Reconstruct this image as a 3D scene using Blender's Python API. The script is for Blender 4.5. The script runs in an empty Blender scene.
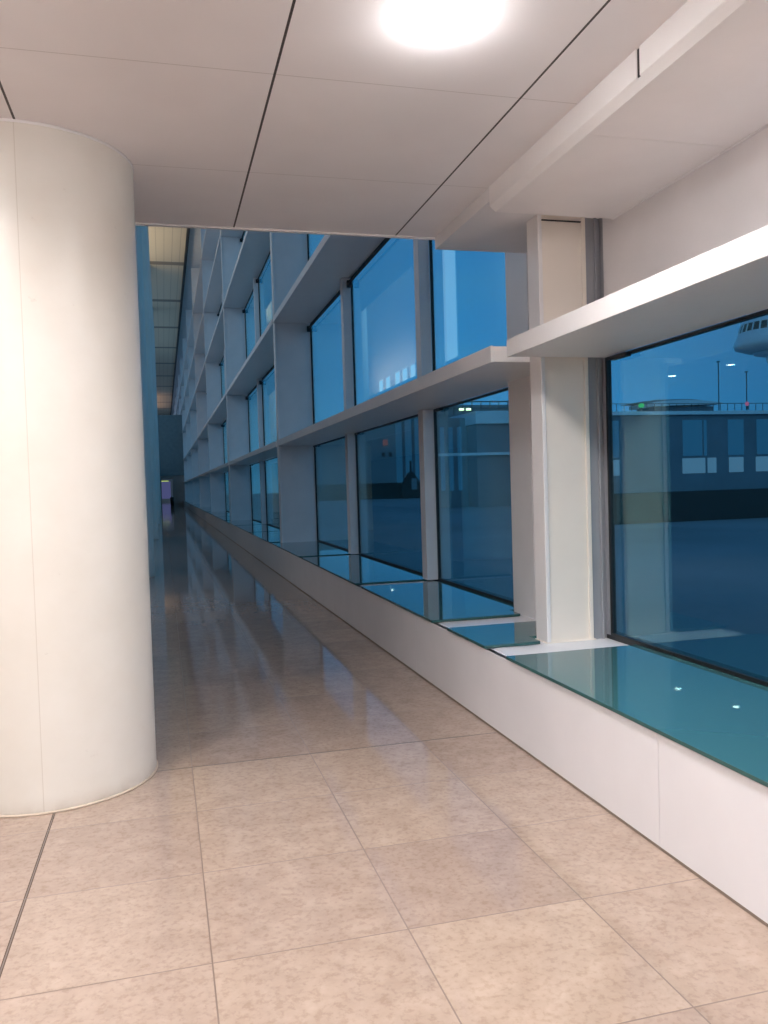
import bpy, bmesh, math, random
from mathutils import Matrix, Vector
random.seed(7)
S = bpy.context.scene
COL = S.collection
PI = math.pi

# ------------------------------------------------------------------ helpers
def tag(o, label=None, cat=None, group=None, kind=None):
    if label: o['label'] = label
    if cat: o['category'] = cat
    if group: o['group'] = group
    if kind: o['kind'] = kind
    return o

def empty(name, loc, parent=None):
    o = bpy.data.objects.new(name, None)
    o.empty_display_size = .1
    o.location = loc
    COL.objects.link(o)
    if parent: o.parent = parent
    return o

class MB:
    """collects shapes for ONE mesh object"""
    def __init__(self): self.bm = bmesh.new()
    def box(self, x0, x1, y0, y1, z0, z1, bev=0, seg=2):
        r = bmesh.ops.create_cube(self.bm, size=1)
        vs = r['verts']
        for v in vs:
            v.co.x = x0 + (v.co.x + .5) * (x1 - x0)
            v.co.y = y0 + (v.co.y + .5) * (y1 - y0)
            v.co.z = z0 + (v.co.z + .5) * (z1 - z0)
        if bev:
            es = list({e for v in vs for e in v.link_edges})
            bmesh.ops.bevel(self.bm, geom=es, offset=bev, segments=seg, affect='EDGES', profile=.5)
        return self
    def prism(self, pts, z0, z1, axis='z'):
        """extrude a closed 2-D outline: axis z -> (x,y), axis y -> (x,z), axis x -> (y,z)"""
        def P(a, b, c):
            return {'z': (a, b, c), 'y': (a, c, b), 'x': (c, a, b)}[axis]
        lo = [self.bm.verts.new(P(a, b, z0)) for a, b in pts]
        hi = [self.bm.verts.new(P(a, b, z1)) for a, b in pts]
        n = len(pts)
        self.bm.faces.new(lo); self.bm.faces.new(hi)
        for i in range(n):
            self.bm.faces.new((lo[i], lo[(i + 1) % n], hi[(i + 1) % n], hi[i]))
        return self
    def lathe(self, prof, cx=0, cy=0, n=48, smooth=True):
        rings = []
        for r, z in prof:
            if r < 1e-6:
                rings.append([self.bm.verts.new((cx, cy, z))])
            else:
                rings.append([self.bm.verts.new((cx + r * math.cos(2 * PI * i / n), cy + r * math.sin(2 * PI * i / n), z)) for i in range(n)])
        for a, b in zip(rings, rings[1:]):
            for i in range(n):
                j = (i + 1) % n
                if len(a) == 1 and len(b) == 1: continue
                if len(a) == 1: f = (a[0], b[j], b[i])
                elif len(b) == 1: f = (a[i], a[j], b[0])
                else: f = (a[i], a[j], b[j], b[i])
                self.bm.faces.new(f).smooth = smooth
        return self
    def tube(self, p, q, r, n=10):
        p, q = Vector(p), Vector(q)
        d = q - p
        rm = d.to_track_quat('Z', 'Y').to_matrix().to_4x4()
        rm.translation = (p + q) / 2
        bmesh.ops.create_cone(self.bm, cap_ends=True, segments=n, radius1=r, radius2=r, depth=d.length, matrix=rm)
        return self
    def build(self, name, mat, parent=None, loc=None, smooth_angle=None):
        bmesh.ops.recalc_face_normals(self.bm, faces=self.bm.faces)
        me = bpy.data.meshes.new(name)
        self.bm.to_mesh(me); self.bm.free()
        me.materials.append(mat)
        o = bpy.data.objects.new(name, me)
        COL.objects.link(o)
        if loc: o.location = loc
        if parent: o.parent = parent
        return o

# ------------------------------------------------------------------ materials
def nodes(name):
    m = bpy.data.materials.new(name); m.use_nodes = True
    nt = m.node_tree
    for n in list(nt.nodes): nt.nodes.remove(n)
    out = nt.nodes.new('ShaderNodeOutputMaterial')
    return m, nt, out
def lk(nt, a, b): nt.links.new(a, b)
def math_n(nt, op, a, b=None, c=None, clamp=False):
    n = nt.nodes.new('ShaderNodeMath'); n.operation = op; n.use_clamp = clamp
    for i, v in enumerate((a, b, c)):
        if v is None: continue
        if isinstance(v, (int, float)): n.inputs[i].default_value = v
        else: lk(nt, v, n.inputs[i])
    return n.outputs[0]
def mixc(nt, f, a, b, mode='MIX'):
    n = nt.nodes.new('ShaderNodeMix'); n.data_type = 'RGBA'; n.blend_type = mode
    for s, v in ((n.inputs[0], f), (n.inputs[6], a), (n.inputs[7], b)):
        if isinstance(v, (int, float)): s.default_value = v
        elif isinstance(v, tuple): s.default_value = (*v[:3], 1)
        else: lk(nt, v, s)
    return n.outputs[2]
def coords(nt):
    tc = nt.nodes.new('ShaderNodeTexCoord')
    sp = nt.nodes.new('ShaderNodeSeparateXYZ')
    lk(nt, tc.outputs['Object'], sp.inputs[0])
    return tc.outputs['Object'], sp.outputs[0], sp.outputs[1], sp.outputs[2]
def noise(nt, vec, scale, detail=4, rough=.55):
    n = nt.nodes.new('ShaderNodeTexNoise')
    n.inputs['Scale'].default_value = scale; n.inputs['Detail'].default_value = detail; n.inputs['Roughness'].default_value = rough
    lk(nt, vec, n.inputs['Vector'])
    return n.outputs['Fac']
def ramp(nt, f, stops):
    n = nt.nodes.new('ShaderNodeValToRGB')
    e = n.color_ramp.elements
    while len(e) < len(stops): e.new(.5)
    for k, (p, c) in zip(e, stops): k.position = p; k.color = (*c, 1)
    lk(nt, f, n.inputs[0])
    return n.outputs[0]
def line_mask(nt, x, period, offset, half):
    """1 on a line every `period`"""
    t = math_n(nt, 'DIVIDE', math_n(nt, 'SUBTRACT', x, offset), period)
    fr = math_n(nt, 'FRACT', math_n(nt, 'ADD', t, .5))
    d = math_n(nt, 'MULTIPLY', math_n(nt, 'ABSOLUTE', math_n(nt, 'SUBTRACT', fr, .5)), period)
    return math_n(nt, 'LESS_THAN', d, half)

def paint(name, col, rough=.5, var=.05, scale=3, spec=.5, metal=0, bump=0):
    m, nt, out = nodes(name)
    b = nt.nodes.new('ShaderNodeBsdfPrincipled')
    v, x, y, z = coords(nt)
    f = noise(nt, v, scale, 3)
    c = ramp(nt, f, [(.3, tuple(k * (1 - var) for k in col)), (.7, tuple(min(1, k * (1 + var)) for k in col))])
    lk(nt, c, b.inputs['Base Color'])
    b.inputs['Roughness'].default_value = rough
    b.inputs['Metallic'].default_value = metal
    b.inputs['Specular IOR Level'].default_value = spec
    if bump:
        bp = nt.nodes.new('ShaderNodeBump'); bp.inputs['Strength'].default_value = bump; bp.inputs['Distance'].default_value = .002
        lk(nt, noise(nt, v, 60, 2), bp.inputs['Height']); lk(nt, bp.outputs[0], b.inputs['Normal'])
    lk(nt, b.outputs[0], out.inputs[0])
    return m
def emit(name, col, strength):
    m, nt, out = nodes(name)
    e = nt.nodes.new('ShaderNodeEmission'); e.inputs[0].default_value = (*col, 1); e.inputs[1].default_value = strength
    lk(nt, e.outputs[0], out.inputs[0])
    return m
def glass(name, tint, f0=.045, refl=(1, 1, 1)):
    """thin tinted pane: see-through with a mirror reflection that grows at grazing angles"""
    m, nt, out = nodes(name)
    lw = nt.nodes.new('ShaderNodeLayerWeight'); lw.inputs['Blend'].default_value = .5
    f = math_n(nt, 'POWER', lw.outputs['Facing'], 5.0)
    f = math_n(nt, 'MULTIPLY_ADD', f, 1 - f0, f0, clamp=True)
    t = nt.nodes.new('ShaderNodeBsdfTransparent'); t.inputs[0].default_value = (*tint, 1)
    g = nt.nodes.new('ShaderNodeBsdfGlossy'); g.inputs['Roughness'].default_value = 0; g.inputs[0].default_value = (*refl, 1)
    mx = nt.nodes.new('ShaderNodeMixShader')
    lk(nt, f, mx.inputs[0]); lk(nt, t.outputs[0], mx.inputs[1]); lk(nt, g.outputs[0], mx.inputs[2])
    lk(nt, mx.outputs[0], out.inputs[0])
    return m

# floor: polished stone tiles
TX, TY, TP, TQ = -0.5538, 5.2092, 0.6475, 0.6426
def floor_material():
    m, nt, out = nodes('polished_limestone_tiles')
    b = nt.nodes.new('ShaderNodeBsdfPrincipled')
    v, x, y, z = coords(nt)
    ix = math_n(nt, 'FLOOR', math_n(nt, 'DIVIDE', math_n(nt, 'SUBTRACT', x, TX), TP))
    iy = math_n(nt, 'FLOOR', math_n(nt, 'DIVIDE', math_n(nt, 'SUBTRACT', y, TY), TQ))
    cb = nt.nodes.new('ShaderNodeCombineXYZ'); lk(nt, ix, cb.inputs[0]); lk(nt, iy, cb.inputs[1])
    wn = nt.nodes.new('ShaderNodeTexWhiteNoise'); wn.noise_dimensions = '3D'; lk(nt, cb.outputs[0], wn.inputs['Vector'])
    sh = nt.nodes.new('ShaderNodeVectorMath'); sh.operation = 'MULTIPLY_ADD'
    lk(nt, wn.outputs['Color'], sh.inputs[0]); sh.inputs[1].default_value = (9, 9, 9); lk(nt, v, sh.inputs[2])
    n1 = noise(nt, sh.outputs[0], 9, 6, .65)
    n2 = noise(nt, sh.outputs[0], 42, 4, .6)
    base = ramp(nt, n1, [(.26, (.345, .258, .207)), (.50, (.393, .299, .243)), (.76, (.455, .353, .29))])
    spk = ramp(nt, n2, [(.36, (.84, .81, .785)), (.50, (1, 1, 1)), (.75, (1.05, 1.04, 1.03))])
    c = mixc(nt, .8, base, spk, 'MULTIPLY')
    tone = ramp(nt, wn.outputs['Value'], [(0, (.91, .89, .89)), (.45, (.98, .97, .96)), (1, (1.07, 1.06, 1.03))])
    c = mixc(nt, 1, c, tone, 'MULTIPLY')
    gx = line_mask(nt, x, TP, TX, .0025)
    gy = line_mask(nt, y, TQ, TY, .0026)
    g = math_n(nt, 'MAXIMUM', gx, gy)
    c = mixc(nt, math_n(nt, 'MULTIPLY', g, .9), c, (.15, .10, .075))
    # movement joints: one along the hall, one across it
    j1 = math_n(nt, 'LESS_THAN', math_n(nt, 'ABSOLUTE', math_n(nt, 'SUBTRACT', x, TX)), .006)
    j2 = math_n(nt, 'LESS_THAN', math_n(nt, 'ABSOLUTE', math_n(nt, 'SUBTRACT', y, TY - TQ)), .0042)
    c = mixc(nt, math_n(nt, 'MAXIMUM', j1, j2), c, (.10, .07, .055))
    lk(nt, c, b.inputs['Base Color'])
    r = math_n(nt, 'MULTIPLY_ADD', n2, .07, .025)
    r = math_n(nt, 'MAXIMUM', r, math_n(nt, 'MULTIPLY', g, .6))
    lk(nt, r, b.inputs['Roughness'])
    b.inputs['IOR'].default_value = 1.58
    b.inputs['Specular IOR Level'].default_value = .5
    lk(nt, b.outputs[0], out.inputs[0])
    return m
def ceiling_material():
    m, nt, out = nodes('white_metal_ceiling_panels')
    b = nt.nodes.new('ShaderNodeBsdfPrincipled')
    v, x, y, z = coords(nt)
    f = noise(nt, v, 2, 2)
    c = ramp(nt, f, [(.3, (.84, .81, .825)), (.7, (.88, .85, .865))])
    gx = line_mask(nt, x, 1.105, .512, .0055)
    gy = line_mask(nt, y, 1.093, 3.484, .003)
    c = mixc(nt, math_n(nt, 'MULTIPLY', gy, .35), c, (.30, .26, .24))
    c = mixc(nt, gx, c, (.05, .04, .04))
    lk(nt, c, b.inputs['Base Color']); b.inputs['Roughness'].default_value = .45
    lk(nt, b.outputs[0], out.inputs[0])
    return m
def high_ceiling_material():
    m, nt, out = nodes('cream_high_ceiling_panels')
    b = nt.nodes.new('ShaderNodeBsdfPrincipled')
    v, x, y, z = coords(nt)
    gx = line_mask(nt, x, .42, .1, .02)
    gy = line_mask(nt, y, 9.6, 49.3, .35)
    c = mixc(nt, math_n(nt, 'MULTIPLY', gx, .35), (.80, .72, .56), (.35, .30, .22))
    c = mixc(nt, gy, c, (.33, .30, .25))
    lk(nt, c, b.inputs['Base Color']); b.inputs['Roughness'].default_value = .6
    lk(nt, b.outputs[0], out.inputs[0])
    return m
def column_material():
    m, nt, out = nodes('pale_column_plaster')
    b = nt.nodes.new('ShaderNodeBsdfPrincipled')
    v, x, y, z = coords(nt)
    n1 = noise(nt, v, 1.6, 5, .6)
    c = ramp(nt, n1, [(.3, (.72, .675, .605)), (.7, (.79, .755, .70))])
    # vertical shell joints every quarter turn
    a = math_n(nt, 'ARCTAN2', y, x)
    s = line_mask(nt, a, PI / 2, -PI / 2 + .045, .004)
    c = mixc(nt, math_n(nt, 'MULTIPLY', s, .35), c, (.45, .38, .30))
    # scuffs
    sc = noise(nt, v, 14, 6, .7)
    k = math_n(nt, 'MULTIPLY', math_n(nt, 'SUBTRACT', sc, .66, clamp=True), 3, clamp=True)
    c = mixc(nt, k, c, (.42, .36, .30))
    # grime close to the floor
    gz = math_n(nt, 'SUBTRACT', 1, math_n(nt, 'DIVIDE', z, .10), clamp=True)
    gr = math_n(nt, 'MULTIPLY', math_n(nt, 'POWER', gz, 2), math_n(nt, 'MULTIPLY_ADD', noise(nt, v, 9, 4), 1.8, -.35, clamp=True))
    c = mixc(nt, math_n(nt, 'MULTIPLY', gr, .8), c, (.36, .27, .18))
    lk(nt, c, b.inputs['Base Color']); b.inputs['Roughness'].default_value = .38
    lk(nt, b.outputs[0], out.inputs[0])
    return m
def slab_material():
    m, nt, out = nodes('blue_green_sill_glass')
    b = nt.nodes.new('ShaderNodeBsdfPrincipled')
    v, x, y, z = coords(nt)
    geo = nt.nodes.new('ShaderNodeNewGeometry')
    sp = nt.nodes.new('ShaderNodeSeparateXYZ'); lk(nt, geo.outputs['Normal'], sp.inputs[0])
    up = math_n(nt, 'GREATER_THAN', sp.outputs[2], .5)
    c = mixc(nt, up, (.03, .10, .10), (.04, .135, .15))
    lk(nt, c, b.inputs['Base Color'])
    b.inputs['Roughness'].default_value = .02
    b.inputs['IOR'].default_value = 1.6
    lk(nt, b.outputs[0], out.inputs[0])
    return m
def tarmac_material():
    m, nt, out = nodes('dark_tarmac')
    b = nt.nodes.new('ShaderNodeBsdfPrincipled')
    v, x, y, z = coords(nt)
    f = noise(nt, v, .05, 5)
    c = ramp(nt, f, [(.3, (.17, .19, .20)), (.7, (.27, .29, .31))])
    lk(nt, c, b.inputs['Base Color']); b.inputs['Roughness'].default_value = .7
    lk(nt, b.outputs[0], out.inputs[0])
    return m

M = dict(
    floor=floor_material(), ceiling=ceiling_material(), high=high_ceiling_material(), column=column_material(),
    slab=slab_material(), tarmac=tarmac_material(),
    soffit=paint('white_soffit_enamel', (.85, .83, .835), .45, .02),
    white=paint('white_enamel_metal', (.82, .80, .80), .30, .02),
    plinth=paint('white_plinth_enamel', (.81, .80, .83), .25, .02),
    cream=paint('cream_steel', (.86, .79, .71), .35, .02),
    steel=paint('white_steel_fin', (.76, .75, .76), .40, .03),
    bulk=paint('white_plaster', (.81, .78, .785), .6, .03),
    tan=paint('stone_coloured_sealant', (.55, .45, .36), .7, .1),
    joint=paint('brown_joint', (.22, .17, .14), .7, .1),
    grey=paint('grey_metal', (.33, .34, .37), .45, .04),
    dark=paint('black_gasket', (.012, .013, .015), .5, .1),
    dim=paint('dim_wall_paint', (.30, .29, .28), .7, .05),
    bridge=paint('teal_grey_cladding', (.16, .24, .27), .4, .1),
    pane=glass('blue_window_glass', (.53, .83, .915), .10, (.74, 1, .97)),
    mez=paint('mezzanine_paint', (.62, .52, .50), .6, .05),
    pier=paint('pier_concrete', (.17, .21, .25), .7, .15, .2),
    pale=paint('pale_metal_roof', (.80, .84, .86), .45, .06, .4),
    gate=paint('blue_grey_cladding', (.22, .27, .31), .6, .1, .2),
    pole=paint('pole_grey', (.10, .11, .12), .5, .05),
    winb=emit('dusk_window_glass', (.09, .28, .52), .42),
    winp=emit('pale_lit_window', (.36, .46, .66), .55),
    winup=emit('upper_window_glow', (.70, .80, .95), 1.2),
    lamp=emit('downlight_glow', (1, .97, .95), 60),
    ring_glow=emit('trim_ring_added_glow', (1, .97, .95), 2.2),  # glow added to the plain trim ring to hide its dark arc
    lampfar=emit('distant_downlight_glow', (1, .93, .84), 30),
    purple=emit('purple_sign_light', (.22, .25, .62), .28),
    lime=emit('green_strip_light', (.45, .6, .15), 1.0),
    warm=emit('warm_lamp', (1, .72, .35), 6.0),
    red=emit('red_lamp', (.9, .2, .22), .5),
    pink=emit('pink_lamp', (.9, .12, .22), 1.2),
    green=emit('green_lamp', (.05, .8, .2), .8),
)

# ------------------------------------------------------------------ key dimensions (metres, eye height 1.5)
CZ = 3.215            # low ceiling
HZ = 14.5            # high ceiling of the hall
EDGE = 5.55          # where the low ceiling stops
XP = 1.873           # face of the low plinth
XG = 2.72            # glass line
PZ = .47
HALL = 85.0
FINS = [15.05, 26.7] + [26.7 + 11.5 * k for k in range(1, 11)]
LEV = [2.355, 4.58, 7.32, 9.55, 11.9]     # tops of the horizontal ledges
LT = .105
ORD = ['first', 'second', 'third', 'fourth', 'fifth', 'sixth', 'seventh', 'eighth', 'ninth', 'tenth', 'eleventh', 'twelfth']

def struct(o): return tag(o, kind='structure')

# ------------------------------------------------------------------ setting
struct(MB().box(-9, XP + .02, -7, 150, -.12, 0).build('floor', M['floor']))
o = struct(MB().box(-9, 2.9, -7, EDGE, CZ, CZ + .25).build('ceiling', M['ceiling']))
struct(MB().box(-9, -1.25, EDGE, 84.9, CZ, CZ + .25).build('ceiling', M['ceiling']))
struct(MB().box(-6, 1.62, EDGE + .2, 150, HZ, HZ + .2).build('ceiling', M['high']))
# low wall under the windows with fine panel joints
mb = MB()
ys = [-7, -3.7, -.4, 2.895, 6.2, 9.5]
while ys[-1] < 95: ys.append(ys[-1] + 3.3)
for a, b in zip(ys, ys[1:]): mb.box(XP, XP + .03, a + .0018, b - .0018, .012, PZ)
mb.box(XP + .012, XG + .1, -7, HALL, 0, PZ - .004)
for a, b in ((4.39, 4.71), (5.405, 5.74), (7.985, 8.245), (11.625, 11.875)): mb.box(XP + .045, XG - .012, a, b, PZ - .01, PZ + .004, .001)
mb.box(2.25, XG - .012, 4.70, 5.42, PZ - .01, PZ + .0035)
mb.box(XP + .004, XG + .06, -7, HALL, PZ - .012, PZ)
struct(mb.build('wall_right', M['plinth']))
struct(MB().box(XG - .011, XG + .1, -7, HALL, PZ + .0005, PZ + .029).build('trim_7', M['dark']))
struct(MB().box(XP - .001, XP + .03, -7, HALL, 0, .012).build('baseboard_right', M['joint']))
struct(MB().box(-9, XG + .1, -7.2, -7, 0, CZ).build('wall_back', M['bulk']))
struct(MB().box(-9.2, -9, -7, 150, 0, CZ + 4).build('wall_left', M['dim']))
# bulkhead above the near window
struct(MB().box(XG - .01, XG + .15, -7, 4.685, LEV[0] - .03, CZ).build('wall_bulkhead', M['bulk']))
struct(MB().box(XG - .005, XG + .03, 4.69, 5.92, PZ, HZ).build('wall_corner', M['grey']))
# soffit box along the near window, in two lengths with an open joint
BX = 1.90
mb = MB()
for a, b in ((-7, 2.974), (2.993, 4.55)):
    mb.prism([(BX, CZ), (BX, 3.102), (BX + .006, 3.096), (BX + .0095, 3.094), (BX + .0095, CZ)], a, b, 'y')
mb.prism([(BX + .008, 3.15), (BX + .008, 3.095), (BX + .036, 3.070), (BX + .063, 3.070), (BX + .063, 3.15)], -7, 4.55, 'y')
mb.box(BX + .0625, XG - .01, -7, 3.459, 3.070, CZ).box(BX + .0625, XG - .01, 3.462, 4.55, 3.070, CZ)
mb.box(XG - .03, XG - .012, -7, 4.55, 3.066, 3.071)
struct(MB().box(BX + .0035, BX + .0078, 2.970, 2.997, 3.10, CZ - .004).build('joint_shade_strip', M['dark']))  # dark strip painted in for the shade inside the open joint
struct(mb.build('trim_1', M['soffit']))
struct(MB().box(BX, XG, 4.555, EDGE, 3.13, CZ, .003).build('trim_2', M['steel']))
struct(MB().box(-9, XG, EDGE, EDGE + .03, CZ - .012, CZ + .25, .002).build('trim_3', M['white']))
# wall over the low ceiling, facing the tall hall; upper left wall and mezzanine
struct(MB().box(-9, 2.9, EDGE - .2, EDGE, CZ + .25, HZ).build('wall_front', M['mez']))
struct(MB().box(-1.45, -1.25, EDGE, HALL, CZ, 4.4).build('trim_4', M['mez']))
struct(MB().box(-6.2, -6, EDGE, 150, CZ + .25, HZ).build('wall_left', M['mez']))
struct(MB().box(1.62, 1.75, EDGE, 150, HZ - .25, HZ + .2).build('trim_5', M['dark']))
struct(MB().box(1.75, XG + .1, EDGE, 150, HZ + .1, HZ + .3).build('trim_6', M['steel']))
# far end: bridge across the hall, opening below, end wall
struct(MB().box(-6, XG, HALL, HALL + 4, 3.0, 9.0).build('wall_far', M['bridge']))
mb = MB().box(.98, XG, HALL + .1, HALL + 4, 0, 3.0).box(-6, -.17, HALL + .1, HALL + 4, 0, 3.0).box(-.17, .98, HALL + .1, HALL + 4, 2.75, 3.0)
struct(mb.build('wall_far', M['dim']))
struct(MB().box(-6, 4, 150, 150.2, 0, HZ).build('wall_end', M['dim']))

# ------------------------------------------------------------------ round columns
def round_column(y, top, label, group=None, x=-.622):
    t = empty('round_column', (x, y, 0))
    tag(t, label, 'column', group)
    MB().lathe([(.53, .006), (.53, top)], n=128).build('shaft', M['column'], t)
    MB().lathe([(.50, 0), (.537, 0), (.537, .007), (.53, .010), (.50, .010)], n=128).build('base_ring', M['tan'], t)
    MB().lathe([(.529, top - .012), (.534, top - .010), (.534, top), (.52, top)], n=128).build('collar', M['white'], t)
    return t
round_column(4.66, CZ, 'massive round cream column in the left foreground rising to the low ceiling')
names = ['blue lit round column standing directly behind the massive foreground column',
         'round column behind the blue lit one, a thin sliver in the hall',
         'distant round column, third behind the massive foreground column',
         'distant round column, fourth behind the massive foreground column',
         'distant round column, fifth behind the massive foreground column']
for k, n in enumerate(names):
    round_column(15.2 + 11.6 * k, HZ, n, None, -.73)

# ------------------------------------------------------------------ near steel column (H section)
t = empty('steel_column', (2.283, 4.716, PZ + .004)); tag(t, 'cream H section steel column at the corner of the near right window', 'column')
W_, D_, top = .325, .16, 3.13 - PZ - .004
mb = MB()
mb.box(.028, W_ - .028, .012, .024, 0.006, top)
mb.build('web', M['cream'], t)
MB().box(0, .028, 0, D_, 0.006, top, .004).build('flange', M['white'], t)
MB().box(W_ - .028, W_, 0, D_, 0.006, top, .004).build('flange', M['cream'], t)
MB().box(-.008, W_ + .01, -.008, D_, 0, .006).build('base_plate', M['cream'], t)
MB().box(.03, W_ - .03, -.001, .012, top - .035, top - .03).build('weld_strip', M['dark'], t)
# grey back plate filling the gap between column and glass
t = empty('column_back_plate', (2.612, 4.735, PZ)); tag(t, 'grey metal plate between the cream steel column and the near window', 'plate')
MB().box(0, .13, 0, .02, 0, 3.13 - PZ, .002).build('plate', M['grey'], t)
MB().box(.06, .075, -.02, 0, 0, 3.13 - PZ, .003).build('rib', M['grey'], t)
# jamb post past the column
t = empty('jamb_post', (2.60, 5.42, PZ)); tag(t, 'broad white window jamb post just behind the cream steel column', 'post')
MB().box(0, .12, 0, .105, 0, 3.128 - PZ, .002).build('inner_casing', M['steel'], t)
MB().box(0, .115, .145, .53, 0, HZ - PZ - .1, .003).build('casing', M['white'], t)

# ------------------------------------------------------------------ fins
def fin(y, label):
    t = empty('window_fin', (2.05, y, PZ)); tag(t, label, 'fin', 'tall white steel fins between the window bays')
    h = HZ - .1 - PZ
    MB().box(.03, .57, .02, .18, 0, h).build('web', M['steel'], t)
    MB().box(0, .03, 0, .20, 0, h, .004).build('flange', M['white'], t)
    MB().box(.57, .66, .04, .16, 0, h).build('glazing_post', M['steel'], t)
    return t
for k, y in enumerate(FINS):
    fin(y, f'{ORD[k]} tall white steel fin from the near end of the long window wall')

# ------------------------------------------------------------------ ledges
def ledge(y0, y1, ztop, label, mat='white', group='horizontal white ledges across the window wall', x0=2.03):
    t = empty('window_ledge', (x0, y0, ztop - LT)); tag(t, label, 'ledge', group)
    MB().box(0, .02, 0, y1 - y0, 0, LT, .003).build('fascia', M[mat], t)
    MB().box(.02, XG - x0 - .005, .0, y1 - y0, .004, LT - .004).build('shelf', M[mat], t)
    return t
ledge(-7, 4.70, LEV[0], 'bright white ledge over the near right window ending at the cream steel column', 'white', None, 2.05)
PL = ['lowest', 'second', 'third', 'fourth', 'topmost']
bays = [(4.905, FINS[0])] + [(a + .20, b) for a, b in zip(FINS, FINS[1:])]
for b, (y0, y1) in enumerate(bays):
    for l, z in enumerate(LEV):
        y = y0
        if b == 0 and l: y = EDGE + .03
        ledge(y, y1, z, f'{PL[l]} white ledge in the {ORD[b]} window bay past the cream column')

# ------------------------------------------------------------------ windows
wn = [0]
def window(y0, y1, z0, z1, mull=True, rail=False, post_far=True):
    wn[0] += 1
    t = empty(f'window_{wn[0]}', (XG, y0, z0)); struct(t)
    L, H = y1 - y0, z1 - z0
    MB().box(0, .012, 0, L, .0, H).build('pane', M['pane'], t)
    g = .018
    MB().box(-.012, .02, 0, g, 0, H).box(-.012, .02, L - g, L, 0, H).box(-.012, .02, g, L - g, H - .018, H).box(-.012, .02, g, L - g, 0, .015).build('gasket', M['dark'], t)
    if mull:
        MB().box(-.13, -.013, L, L + .16, 0, H, .003).build('mullion', M['steel'], t)
    if rail:
        r = MB().tube((-.05, .02, H - .10), (-.05, L, H - .10), .012, 8).build('top_rail', M['dark'], t)
        for q in (.06, L - .12):
            MB().box(-.085, -.012, q, q + .05, H - .16, H - .06, .006).box(-.06, -.03, q - .05, q + .11, H - .085, H - .06, .004).build('clamp', M['dark'], t)
    else:
        MB().box(-.05, -.012, L - .30, L - .12, H - .035, H - .008, .004).build('clamp', M['dark'], t)
    return t
# near right window
w = window(-7, 4.685, PZ + .03, LEV[0] - LT - .0, False)
for l in range(len(LEV) + 1):
    z0 = PZ + .03 if l == 0 else LEV[l - 1]
    z1 = LEV[l] - LT if l < len(LEV) else HZ
    # first bay
    if l < 2:
        zt = z1 if l == 0 else z1
        window(5.955, 8.10, z0, z1, True, l > 0)
    else:
        window(5.955, 8.10, z0, z1, True, True)
    window(8.26, 11.70, z0, z1, True, l > 0)
    window(11.86, FINS[0] + .04, z0, z1, False, l > 0)
    for b, (y0, y1) in enumerate(bays[1:7]):
        w3 = (y1 - y0) / 3
        for q in range(3):
            window(y0 - .04 + q * w3 + (.1 if q else 0), y0 + (q + 1) * w3 - .06 + (.1 if q == 2 else 0), z0, z1, q < 2, l > 0)

for y in (36.6, 37.9, 39.2, 41.0, 42.4):
    wn[0] += 1
    t = empty(f'window_{wn[0]}', (-6, y, 4.5)); struct(t)
    MB().box(0, .03, 0, .75, 0, 2.5).build('pane', M['winup'], t)
    MB().box(0, .05, -.06, 0, 0, 2.5).box(0, .05, .75, .81, 0, 2.5).box(0, .05, -.06, .81, 2.5, 2.56).build('frame', M['white'], t)
# ------------------------------------------------------------------ glass sill slabs
def slab(y0, y1, label, group=None, x1=None, y2=None):
    t = empty('glass_sill', (XP - .012, y0, PZ)); tag(t, label, 'sill', group)
    if x1:      # notched around a post
        pts = [(0, 0), (x1 - XP, 0), (x1 - XP, y1 - y0), (0, y1 - y0)]
        if y2: pts[2:3] = [(x1 - XP, y2 - y0), (XG - XP - .0005, y2 - y0), (XG - XP - .0005, y1 - y0)]
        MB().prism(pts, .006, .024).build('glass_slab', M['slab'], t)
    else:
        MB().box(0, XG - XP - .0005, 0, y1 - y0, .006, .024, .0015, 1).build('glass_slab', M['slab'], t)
    MB().box(.05, (x1 or XG) - XP - .03, .03, y1 - y0 - .03, 0, .006).build('bedding', M['dark'], t)
slab(-7, 4.385, 'long blue green glass sill slab under the near right window')
slab(4.715, 5.40, 'short glass sill slab between the cream steel column and the jamb post', None, 2.245, 4.89)
G = 'glass sill slabs along the low white wall'
slab(5.745, 7.98, 'glass sill slab at the foot of the first pane past the jamb post', G, 2.575, 5.956)
slab(8.25, 11.62, 'glass sill slab at the foot of the second pane past the jamb post', G)
slab(11.88, 14.98, 'glass sill slab at the foot of the third pane, before the first fin', G)
for b, (y0, y1) in enumerate(bays[1:7]):
    w3 = (y1 - y0) / 3
    for q in range(3):
        slab(y0 + q * w3 + .08, y0 + (q + 1) * w3 - .08, f'{["nearest", "middle", "farthest"][q]} glass sill slab in the bay behind the {ORD[b]} steel fin', G)

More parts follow.
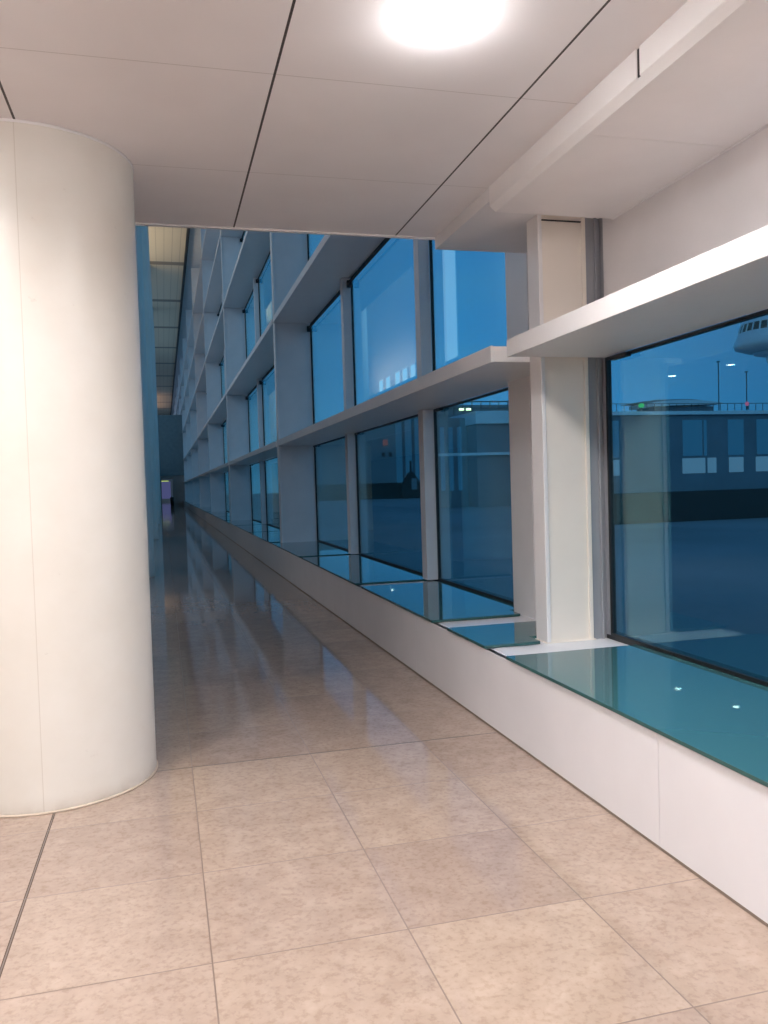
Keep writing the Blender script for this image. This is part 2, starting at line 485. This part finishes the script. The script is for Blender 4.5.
# ------------------------------------------------------------------ downlights
def downlight(x, y, z, label, power, r=.155, group=None, far=False, visible=True):
    t = empty('downlight', (x, y, z)); tag(t, label, 'light', group)
    MB().lathe([(r + .003, -.002), (r + .010, -.003), (r + .018, 0), (r, 0)], n=40).build('trim_ring', M['ring_glow'], t)
    MB().lathe([(0, -.034 if not far else -.004), (r * .6, -.028 if not far else -.004), (r * .92, -.014 if not far else -.004), (r + .003, -.002)], n=40).build('lens', M['lampfar' if far else 'lamp'], t)
    if power:
        l = bpy.data.lights.new('downlight_lamp', 'AREA'); l.shape = 'DISK'; l.size = r * 2; l.energy = power; l.color = (1, .965, .96); l.spread = math.radians(150)
        lo = bpy.data.objects.new('downlight_lamp', l); COL.objects.link(lo); lo.location = (0, 0, -.04 if not far else -.012); lo.parent = t
        if not far:
            l2 = bpy.data.lights.new('downlight_glow', 'POINT'); l2.energy = power * .11; l2.shadow_soft_size = .05; l2.color = (1, .965, .96)  # extra point lamp added below the lens to light the ceiling around it
            lo2 = bpy.data.objects.new('downlight_glow', l2); COL.objects.link(lo2); lo2.location = (0, 0, -.16); lo2.parent = t
P0 = 29.5
downlight(1.055, 2.94, CZ, 'glaring round recessed downlight in the white panel ceiling', P0)
for x, y, n in ((1.06, .75, 'round recessed ceiling downlight above the long near ledge'),
                (1.06, -1.44, 'round recessed ceiling downlight by the window wall, second back from the glaring one'),
                (-1.13, 2.94, 'round recessed ceiling downlight in front of the massive round column'),
                (-1.13, .75, 'round recessed ceiling downlight two metres before the massive round column'),
                (-3.3, 2.94, 'round recessed ceiling downlight beyond the left side of the massive column'),
                (-3.3, .75, 'round recessed ceiling downlight farthest left in the low ceiling'),
                (-1.13, -1.44, 'round recessed ceiling downlight over the middle of the near floor'),
                (1.06, -3.63, 'round recessed ceiling downlight nearest the back wall')):
    downlight(x, y, CZ, n, P0)
for i, (x, y) in enumerate([(-1.5, 10.75), (-3.1, 12.57), (-3.26, 11.25), (-2.2, 19.5), (-4.4, 22.5), (-2.2, 28.0), (-2.2, 37.0), (-2.2, 47)]):
    downlight(x, y, CZ, f'{ORD[i]} small downlight under the low ceiling left of the columns', 12, .05, 'small downlights left of the columns', True)

# ------------------------------------------------------------------ far end lights and bin
t = empty('lit_sign', (.05, 120, 1.3)); tag(t, 'purple glowing sign panel at the far end of the hall', 'sign')
MB().box(-.3, .95, 0, .1, -.9, 1.5).build('panel', M['purple'], t)
MB().box(-.35, .7, -.05, 0, 1.5, 1.62).build('strip', M['lime'], t)
t = empty('litter_bin', (.80, 84, 0)); tag(t, 'dark slim bin at the far end of the hall', 'bin')
MB().lathe([(0, 0), (.16, 0), (.19, .8), (.17, .84), (0, .86)], n=20).build('body', M['dark'], t)
MB().lathe([(.12, .86), (.10, .98), (0, 1.02)], n=20).build('lid', M['grey'], t)

# ------------------------------------------------------------------ outside
struct(MB().box(XG + 6, 900, -120, 900, -5, -4.5).build('ground', M['tarmac']))
# pier building
def grid_windows(t, mat, x0, x1, y, z0, z1, n, gap=.25, depth=.2):
    w = (x1 - x0) / n
    for i in range(n):
        MB().box(x0 + i * w + gap / 2, x0 + (i + 1) * w - gap / 2, y - depth, y, z0, z1).build('window', mat, t)
def pier():
    t = empty('pier_building', (0, 95, -4.5)); tag(t, 'long dark airport pier building with parapet across the tarmac', 'building')
    MB().box(54, 110, 0, 14, 0, 14.2).build('block', M['pier'], t)
    MB().box(53.6, 110, -.5, 14, 13.9, 14.35).build('parapet', M['pale'], t)
    for a, b in ((55.0, 56.6), (66.0, 68.9), (69.2, 69.6), (72.9, 75.3), (77.4, 80.4), (82.5, 85.5), (88, 91)):
        MB().box(a, b, -.1, 0, 8.5, 13.2).build('window', M['winb'], t)
    for a, b in ((55.0, 56.6), (65.9, 69.3), (69.7, 71.0), (73.0, 75.2), (77.2, 80.4), (82.5, 85.5), (88, 91)):
        MB().box(a, b, -.1, 0, 6.2, 8.2).build('lit_window', M['winp'], t)
    MB().box(54, 110, -1.5, 0, 0, 3.9).build('plinth_band', M['dark'], t)
    r = MB()
    x = 54
    while x < 110:
        r.box(x, x + .06, -.3, -.24, 14.35, 15.35); x += 1.1
    r.box(54, 110, -.3, -.24, 15.3, 15.38)
    r.build('railing', M['pole'], t)
pier()
t = empty('curved_canopy', (84.5, 130, 12.5)); tag(t, 'white curved canopy roof showing above the pier parapet', 'canopy')
pts = []
for i in range(13):
    u = i / 12; pts.append((14.3 * u, 1.75 + .75 * math.sin(PI * min(1, .15 + u * .75))))
MB().prism([(0, 1.4)] + pts + [(14.3, 1.75)], 0, 8, 'y').build('roof', M['pale'], t)
MB().prism([(-2, 2.25), (2, 2.75), (9, 2.85), (12.5, 2.5), (6, 2.2)], 2, 8, 'y').build('crest', M['pier'], t)
MB().box(1, 13, 1, 7, 0, 1.4).build('base', M['pier'], t)
def light_pole(x, y, z0, z1, label):
    t = empty('lamp_post', (x, y, z0)); tag(t, label, 'lamp post', 'lamp posts on the pier roof')
    MB().tube((0, 0, 0), (0, 0, z1 - z0), .07).build('pole', M['pole'], t)
    MB().box(-.12, .12, -.2, .2, z1 - z0 - .05, z1 - z0 + .1).build('lamp_head', M['pole'], t)
light_pole(71.0, 94.2, 9.86, 16.2, 'thin dark lamp post left of the two on the pier roof')
light_pole(75.3, 94.2, 9.86, 14.9, 'thin dark lamp post right of the two on the pier roof')
for x, z, m, n, lab in ((59.3, 10.55, 'green', 'signal_lamp', 'small green lamp glowing on the pier parapet'), (75.1, 10.7, 'pink', 'beacon_lamp', 'small pink lamp glowing on the pier parapet')):
    t = empty(n, (x, 93.9, z)); tag(t, lab, 'lamp')
    MB().lathe([(0, -.30), (.36 if m == 'green' else .22, -.2), (.36 if m == 'green' else .24, .15), (0, .3)], n=16).build('glow', M[m], t)
    MB().box(-.1, .1, -.1, .1, -.75, -.30).build('bracket', M['pole'], t)
# control tower
t = empty('control_tower', (195.3, 230, -3.0)); tag(t, 'pale round airport control tower with a conical glazed cab', 'tower')
MB().lathe([(2.4, -1.5), (2.0, 38), (3.2, 43)], n=40).build('shaft', M['pale'], t)
MB().lathe([(2.4, 42.2), (6.6, 43.2), (6.9, 43.9), (3.5, 44.3)], n=40).build('lower_ring', M['pale'], t)
MB().lathe([(3.0, 44.0), (9, 44.2), (12.4, 45.4), (12.9, 46.6), (11.2, 50.4)], n=56).build('drum', M['pale'], t)
cabw = MB().lathe([(11.2, 50.4), (10.4, 53.0)], n=56).build('glazing', M['dark'], t)
for i in range(28):
    a = 2 * PI * i / 28
    c, s = math.cos(a), math.sin(a)
    MB().tube((11.25 * c, 11.25 * s, 50.4), (10.45 * c, 10.45 * s, 53.0), .28, 6).build('glazing_bar', M['pale'], t)
MB().lathe([(10.6, 53.0), (9.9, 55), (7.2, 59), (3, 61), (0, 61.4)], n=56).build('roof', M['pale'], t)
# gate building seen through the first bay
t = empty('gate_building', (0, 180, -4.5)); tag(t, 'dark gate building with a white roof box seen through the nearest panes', 'building')
MB().box(70.5, 92, 0, 20, 0, 19.3).build('block', M['pier'], t)
MB().box(70, 93, -1, 20, 19.3, 22.2).build('roof_box', M['pale'], t)
MB().box(62, 70.4, 6, 12, 0, 21.2).build('wing', M['gate'], t)
grid_windows(t, M['winb'], 63, 69.5, 6, 4, 19, 3, 1.2)
MB().box(58, 93, -1.2, 0, 12.0, 12.6).build('band', M['pale'], t)
t = empty('roof_gantry', (0, 186, 17.6)); tag(t, 'dark openwork gantry railing on the gate building roof', 'railing')
mb = MB()
x = 58.0
while x < 95:
    mb.box(x, x + .2, 0, .2, 0, 3.0); x += 2.3
mb.box(58, 95, 0, .2, 2.8, 3.1).box(58, 95, 0, .2, 1.2, 1.5)
mb.build('rails', M['pole'], t)
MB().box(60, 95, .3, .5, 0, 2.2).build('screen', M['gate'], t)
t = empty('roof_lamp', (66.9, 178.5, 18.0)); tag(t, 'pair of small warm lamps under the roof gantry', 'lamp')
for x in (-1.0, .7): MB().box(x, x + 1.1, 0, .3, -.2, .3).build('glow', M['warm'], t)
MB().box(-1.2, 2, .3, .5, -.5, -.2).build('bracket', M['pole'], t)
# far terminal building
t = empty('far_terminal', (0, 330, -4.5)); tag(t, 'far teal terminal building with pale columns across the tarmac', 'building')
MB().box(60, 93.5, 0, 20, 0, 30).build('block', M['gate'], t)
MB().box(93.5, 125, 4, 20, 0, 36).build('wing', M['pier'], t)
for i in range(4):
    MB().box(94.5 + i * 4.2, 96.9 + i * 4.2, 2.5, 4, 3, 33).build('window', M['winb'], t)
MB().box(60, 125, -3, 0, 0, 6.5).build('podium', M['dark'], t)
for x in (87.5, 90.3): MB().box(x, x + 1.3, -.1, 0, 17.4, 19.0).build('vent', M['dark'], t)
t = empty('red_lamp', (88.9, 329.3, 18.6)); tag(t, 'dim red lamp glowing on the far terminal wall', 'lamp')
MB().box(-1, 1, 0, .3, -1.2, 1.2, .2).build('glow', M['red'], t)
MB().box(-.4, .4, .3, .65, -.4, .4).build('bracket', M['pole'], t)
t = empty('service_vehicle', (96, 318, -4.5)); tag(t, 'dark service vehicle with a raised mast parked before the far terminal', 'vehicle')
MB().prism([(-4.3, .6), (4.3, .6), (4.2, 4.5), (2.2, 8.5), (.4, 10.5), (-.8, 10.5), (-2.6, 8), (-4.2, 4)], -1.2, 1.2, 'y').build('body', M['dark'], t)
MB().box(-.35, .35, -.3, .3, 10.5, 15).build('mast', M['dark'], t)
MB().box(-.2, 2.0, -1.3, -1.2, 3.5, 8).build('screen', M['gate'], t)
for x in (-2.8, 2.8):
    MB().tube((x, -1.4, .7), (x, 1.4, .7), .7, 16).build('wheel', M['dark'], t)

# ------------------------------------------------------------------ light
w = bpy.data.worlds.new('dusk'); S.world = w; w.use_nodes = True
nt = w.node_tree
for n in list(nt.nodes): nt.nodes.remove(n)
tc = nt.nodes.new('ShaderNodeTexCoord'); sp = nt.nodes.new('ShaderNodeSeparateXYZ')
lk(nt, tc.outputs['Generated'], sp.inputs[0])
el = math_n(nt, 'MULTIPLY_ADD', sp.outputs[2], .5, .5)
c = ramp(nt, el, [(.47, (.03, .06, .10)), (.50, (.18, .42, .66)), (.56, (.105, .33, .62)), (.75, (.07, .25, .56)), (1, (.05, .18, .46))])
mp = nt.nodes.new('ShaderNodeMapping'); mp.inputs['Scale'].default_value = (2, 2, 9); lk(nt, tc.outputs['Generated'], mp.inputs[0])
cl = noise(nt, mp.outputs[0], 1.6, 5, .55)
cm = math_n(nt, 'MULTIPLY', math_n(nt, 'SUBTRACT', cl, .48, clamp=True), 1.6, clamp=True)
c = mixc(nt, cm, c, (.22, .40, .58))
az = ramp(nt, sp.outputs[1], [(.72, (.42, .46, .50)), (.95, (1, 1, 1))])
c = mixc(nt, 1, c, az, 'MULTIPLY')
bg = nt.nodes.new('ShaderNodeBackground'); lk(nt, c, bg.inputs[0]); bg.inputs[1].default_value = 1.3
wo = nt.nodes.new('ShaderNodeOutputWorld'); lk(nt, bg.outputs[0], wo.inputs[0])

def area(name, loc, rot, sx, sy, e, col):
    l = bpy.data.lights.new(name, 'AREA'); l.shape = 'RECTANGLE'; l.size = sx; l.size_y = sy; l.energy = e; l.color = col
    o = bpy.data.objects.new(name, l); COL.objects.link(o); o.location = loc; o.rotation_euler = rot
    return o
# warm uplight on the high ceiling from the mezzanine
area('hall_uplight', (-1.5, 43, 11.3), (PI, 0, 0), 2, 12, 150, (1, .80, .55))
area('far_hall_uplight', (-.8, 125, 12.5), (PI, 0, 0), 1.5, 20, 60, (1, .62, .42))
area('mezzanine_wall_light', (-4.6, 40.5, 7.2), (0, PI / 2, 0), .6, 8, 70, (1, .70, .60))
area('landside_daylight', (-5.7, 21, 9.5), (0, -PI / 2, 0), 7, 26, 450, (.62, .79, 1))
area('landside_daylight', (-5.7, 66, 9.5), (0, -PI / 2, 0), 7, 34, 380, (.55, .75, 1))

l = bpy.data.lights.new('outdoor_fill_sun', 'SUN'); l.energy = .40; l.angle = math.radians(35); l.color = (.75, .88, 1)  # added weak sun that brightens the tower and buildings outside
o = bpy.data.objects.new('outdoor_fill_sun', l); COL.objects.link(o)
o.rotation_euler = Vector((.45, .80, -.38)).to_track_quat('-Z', 'Y').to_euler(); o.location = (-40, -60, 60)

l = bpy.data.lights.new('airside_fill_sun', 'SUN'); l.energy = .7; l.angle = math.radians(110); l.color = (.62, .85, 1)  # added soft sun boosting the sky, a blue fill on the hall columns
o = bpy.data.objects.new('airside_fill_sun', l); COL.objects.link(o)
o.rotation_euler = Vector((-.85, .25, -.42)).to_track_quat('-Z', 'Y').to_euler(); o.location = (60, -20, 40)

# ------------------------------------------------------------------ camera
f, yaw, pitch, roll = 827.896, math.radians(14.86428), math.radians(-1.91988), math.radians(-1.73683)
cy, sy, cp, sp_ = math.cos(yaw), math.sin(yaw), math.cos(pitch), math.sin(pitch)
F = Vector((sy * cp, cy * cp, sp_)); R0 = Vector((cy, -sy, 0)); U0 = R0.cross(F)
c_, s_ = math.cos(roll), math.sin(roll)
R = c_ * R0 + s_ * U0; U = -s_ * R0 + c_ * U0
cd = bpy.data.cameras.new('camera'); cam = bpy.data.objects.new('camera', cd); COL.objects.link(cam)
m = Matrix((R, U, -F)).transposed().to_4x4(); m.translation = (0, 0, 1.5)
cam.matrix_world = m
cd.sensor_fit = 'VERTICAL'; cd.sensor_height = 36; cd.lens = f / 1024 * 36
cd.clip_start = .05; cd.clip_end = 2000
S.camera = cam
S.view_settings.view_transform = 'Standard'
S.view_settings.look = 'None'
S.view_settings.exposure = 0
S.cycles.max_bounces = 14; S.cycles.diffuse_bounces = 6; S.cycles.glossy_bounces = 6; S.cycles.transparent_max_bounces = 24
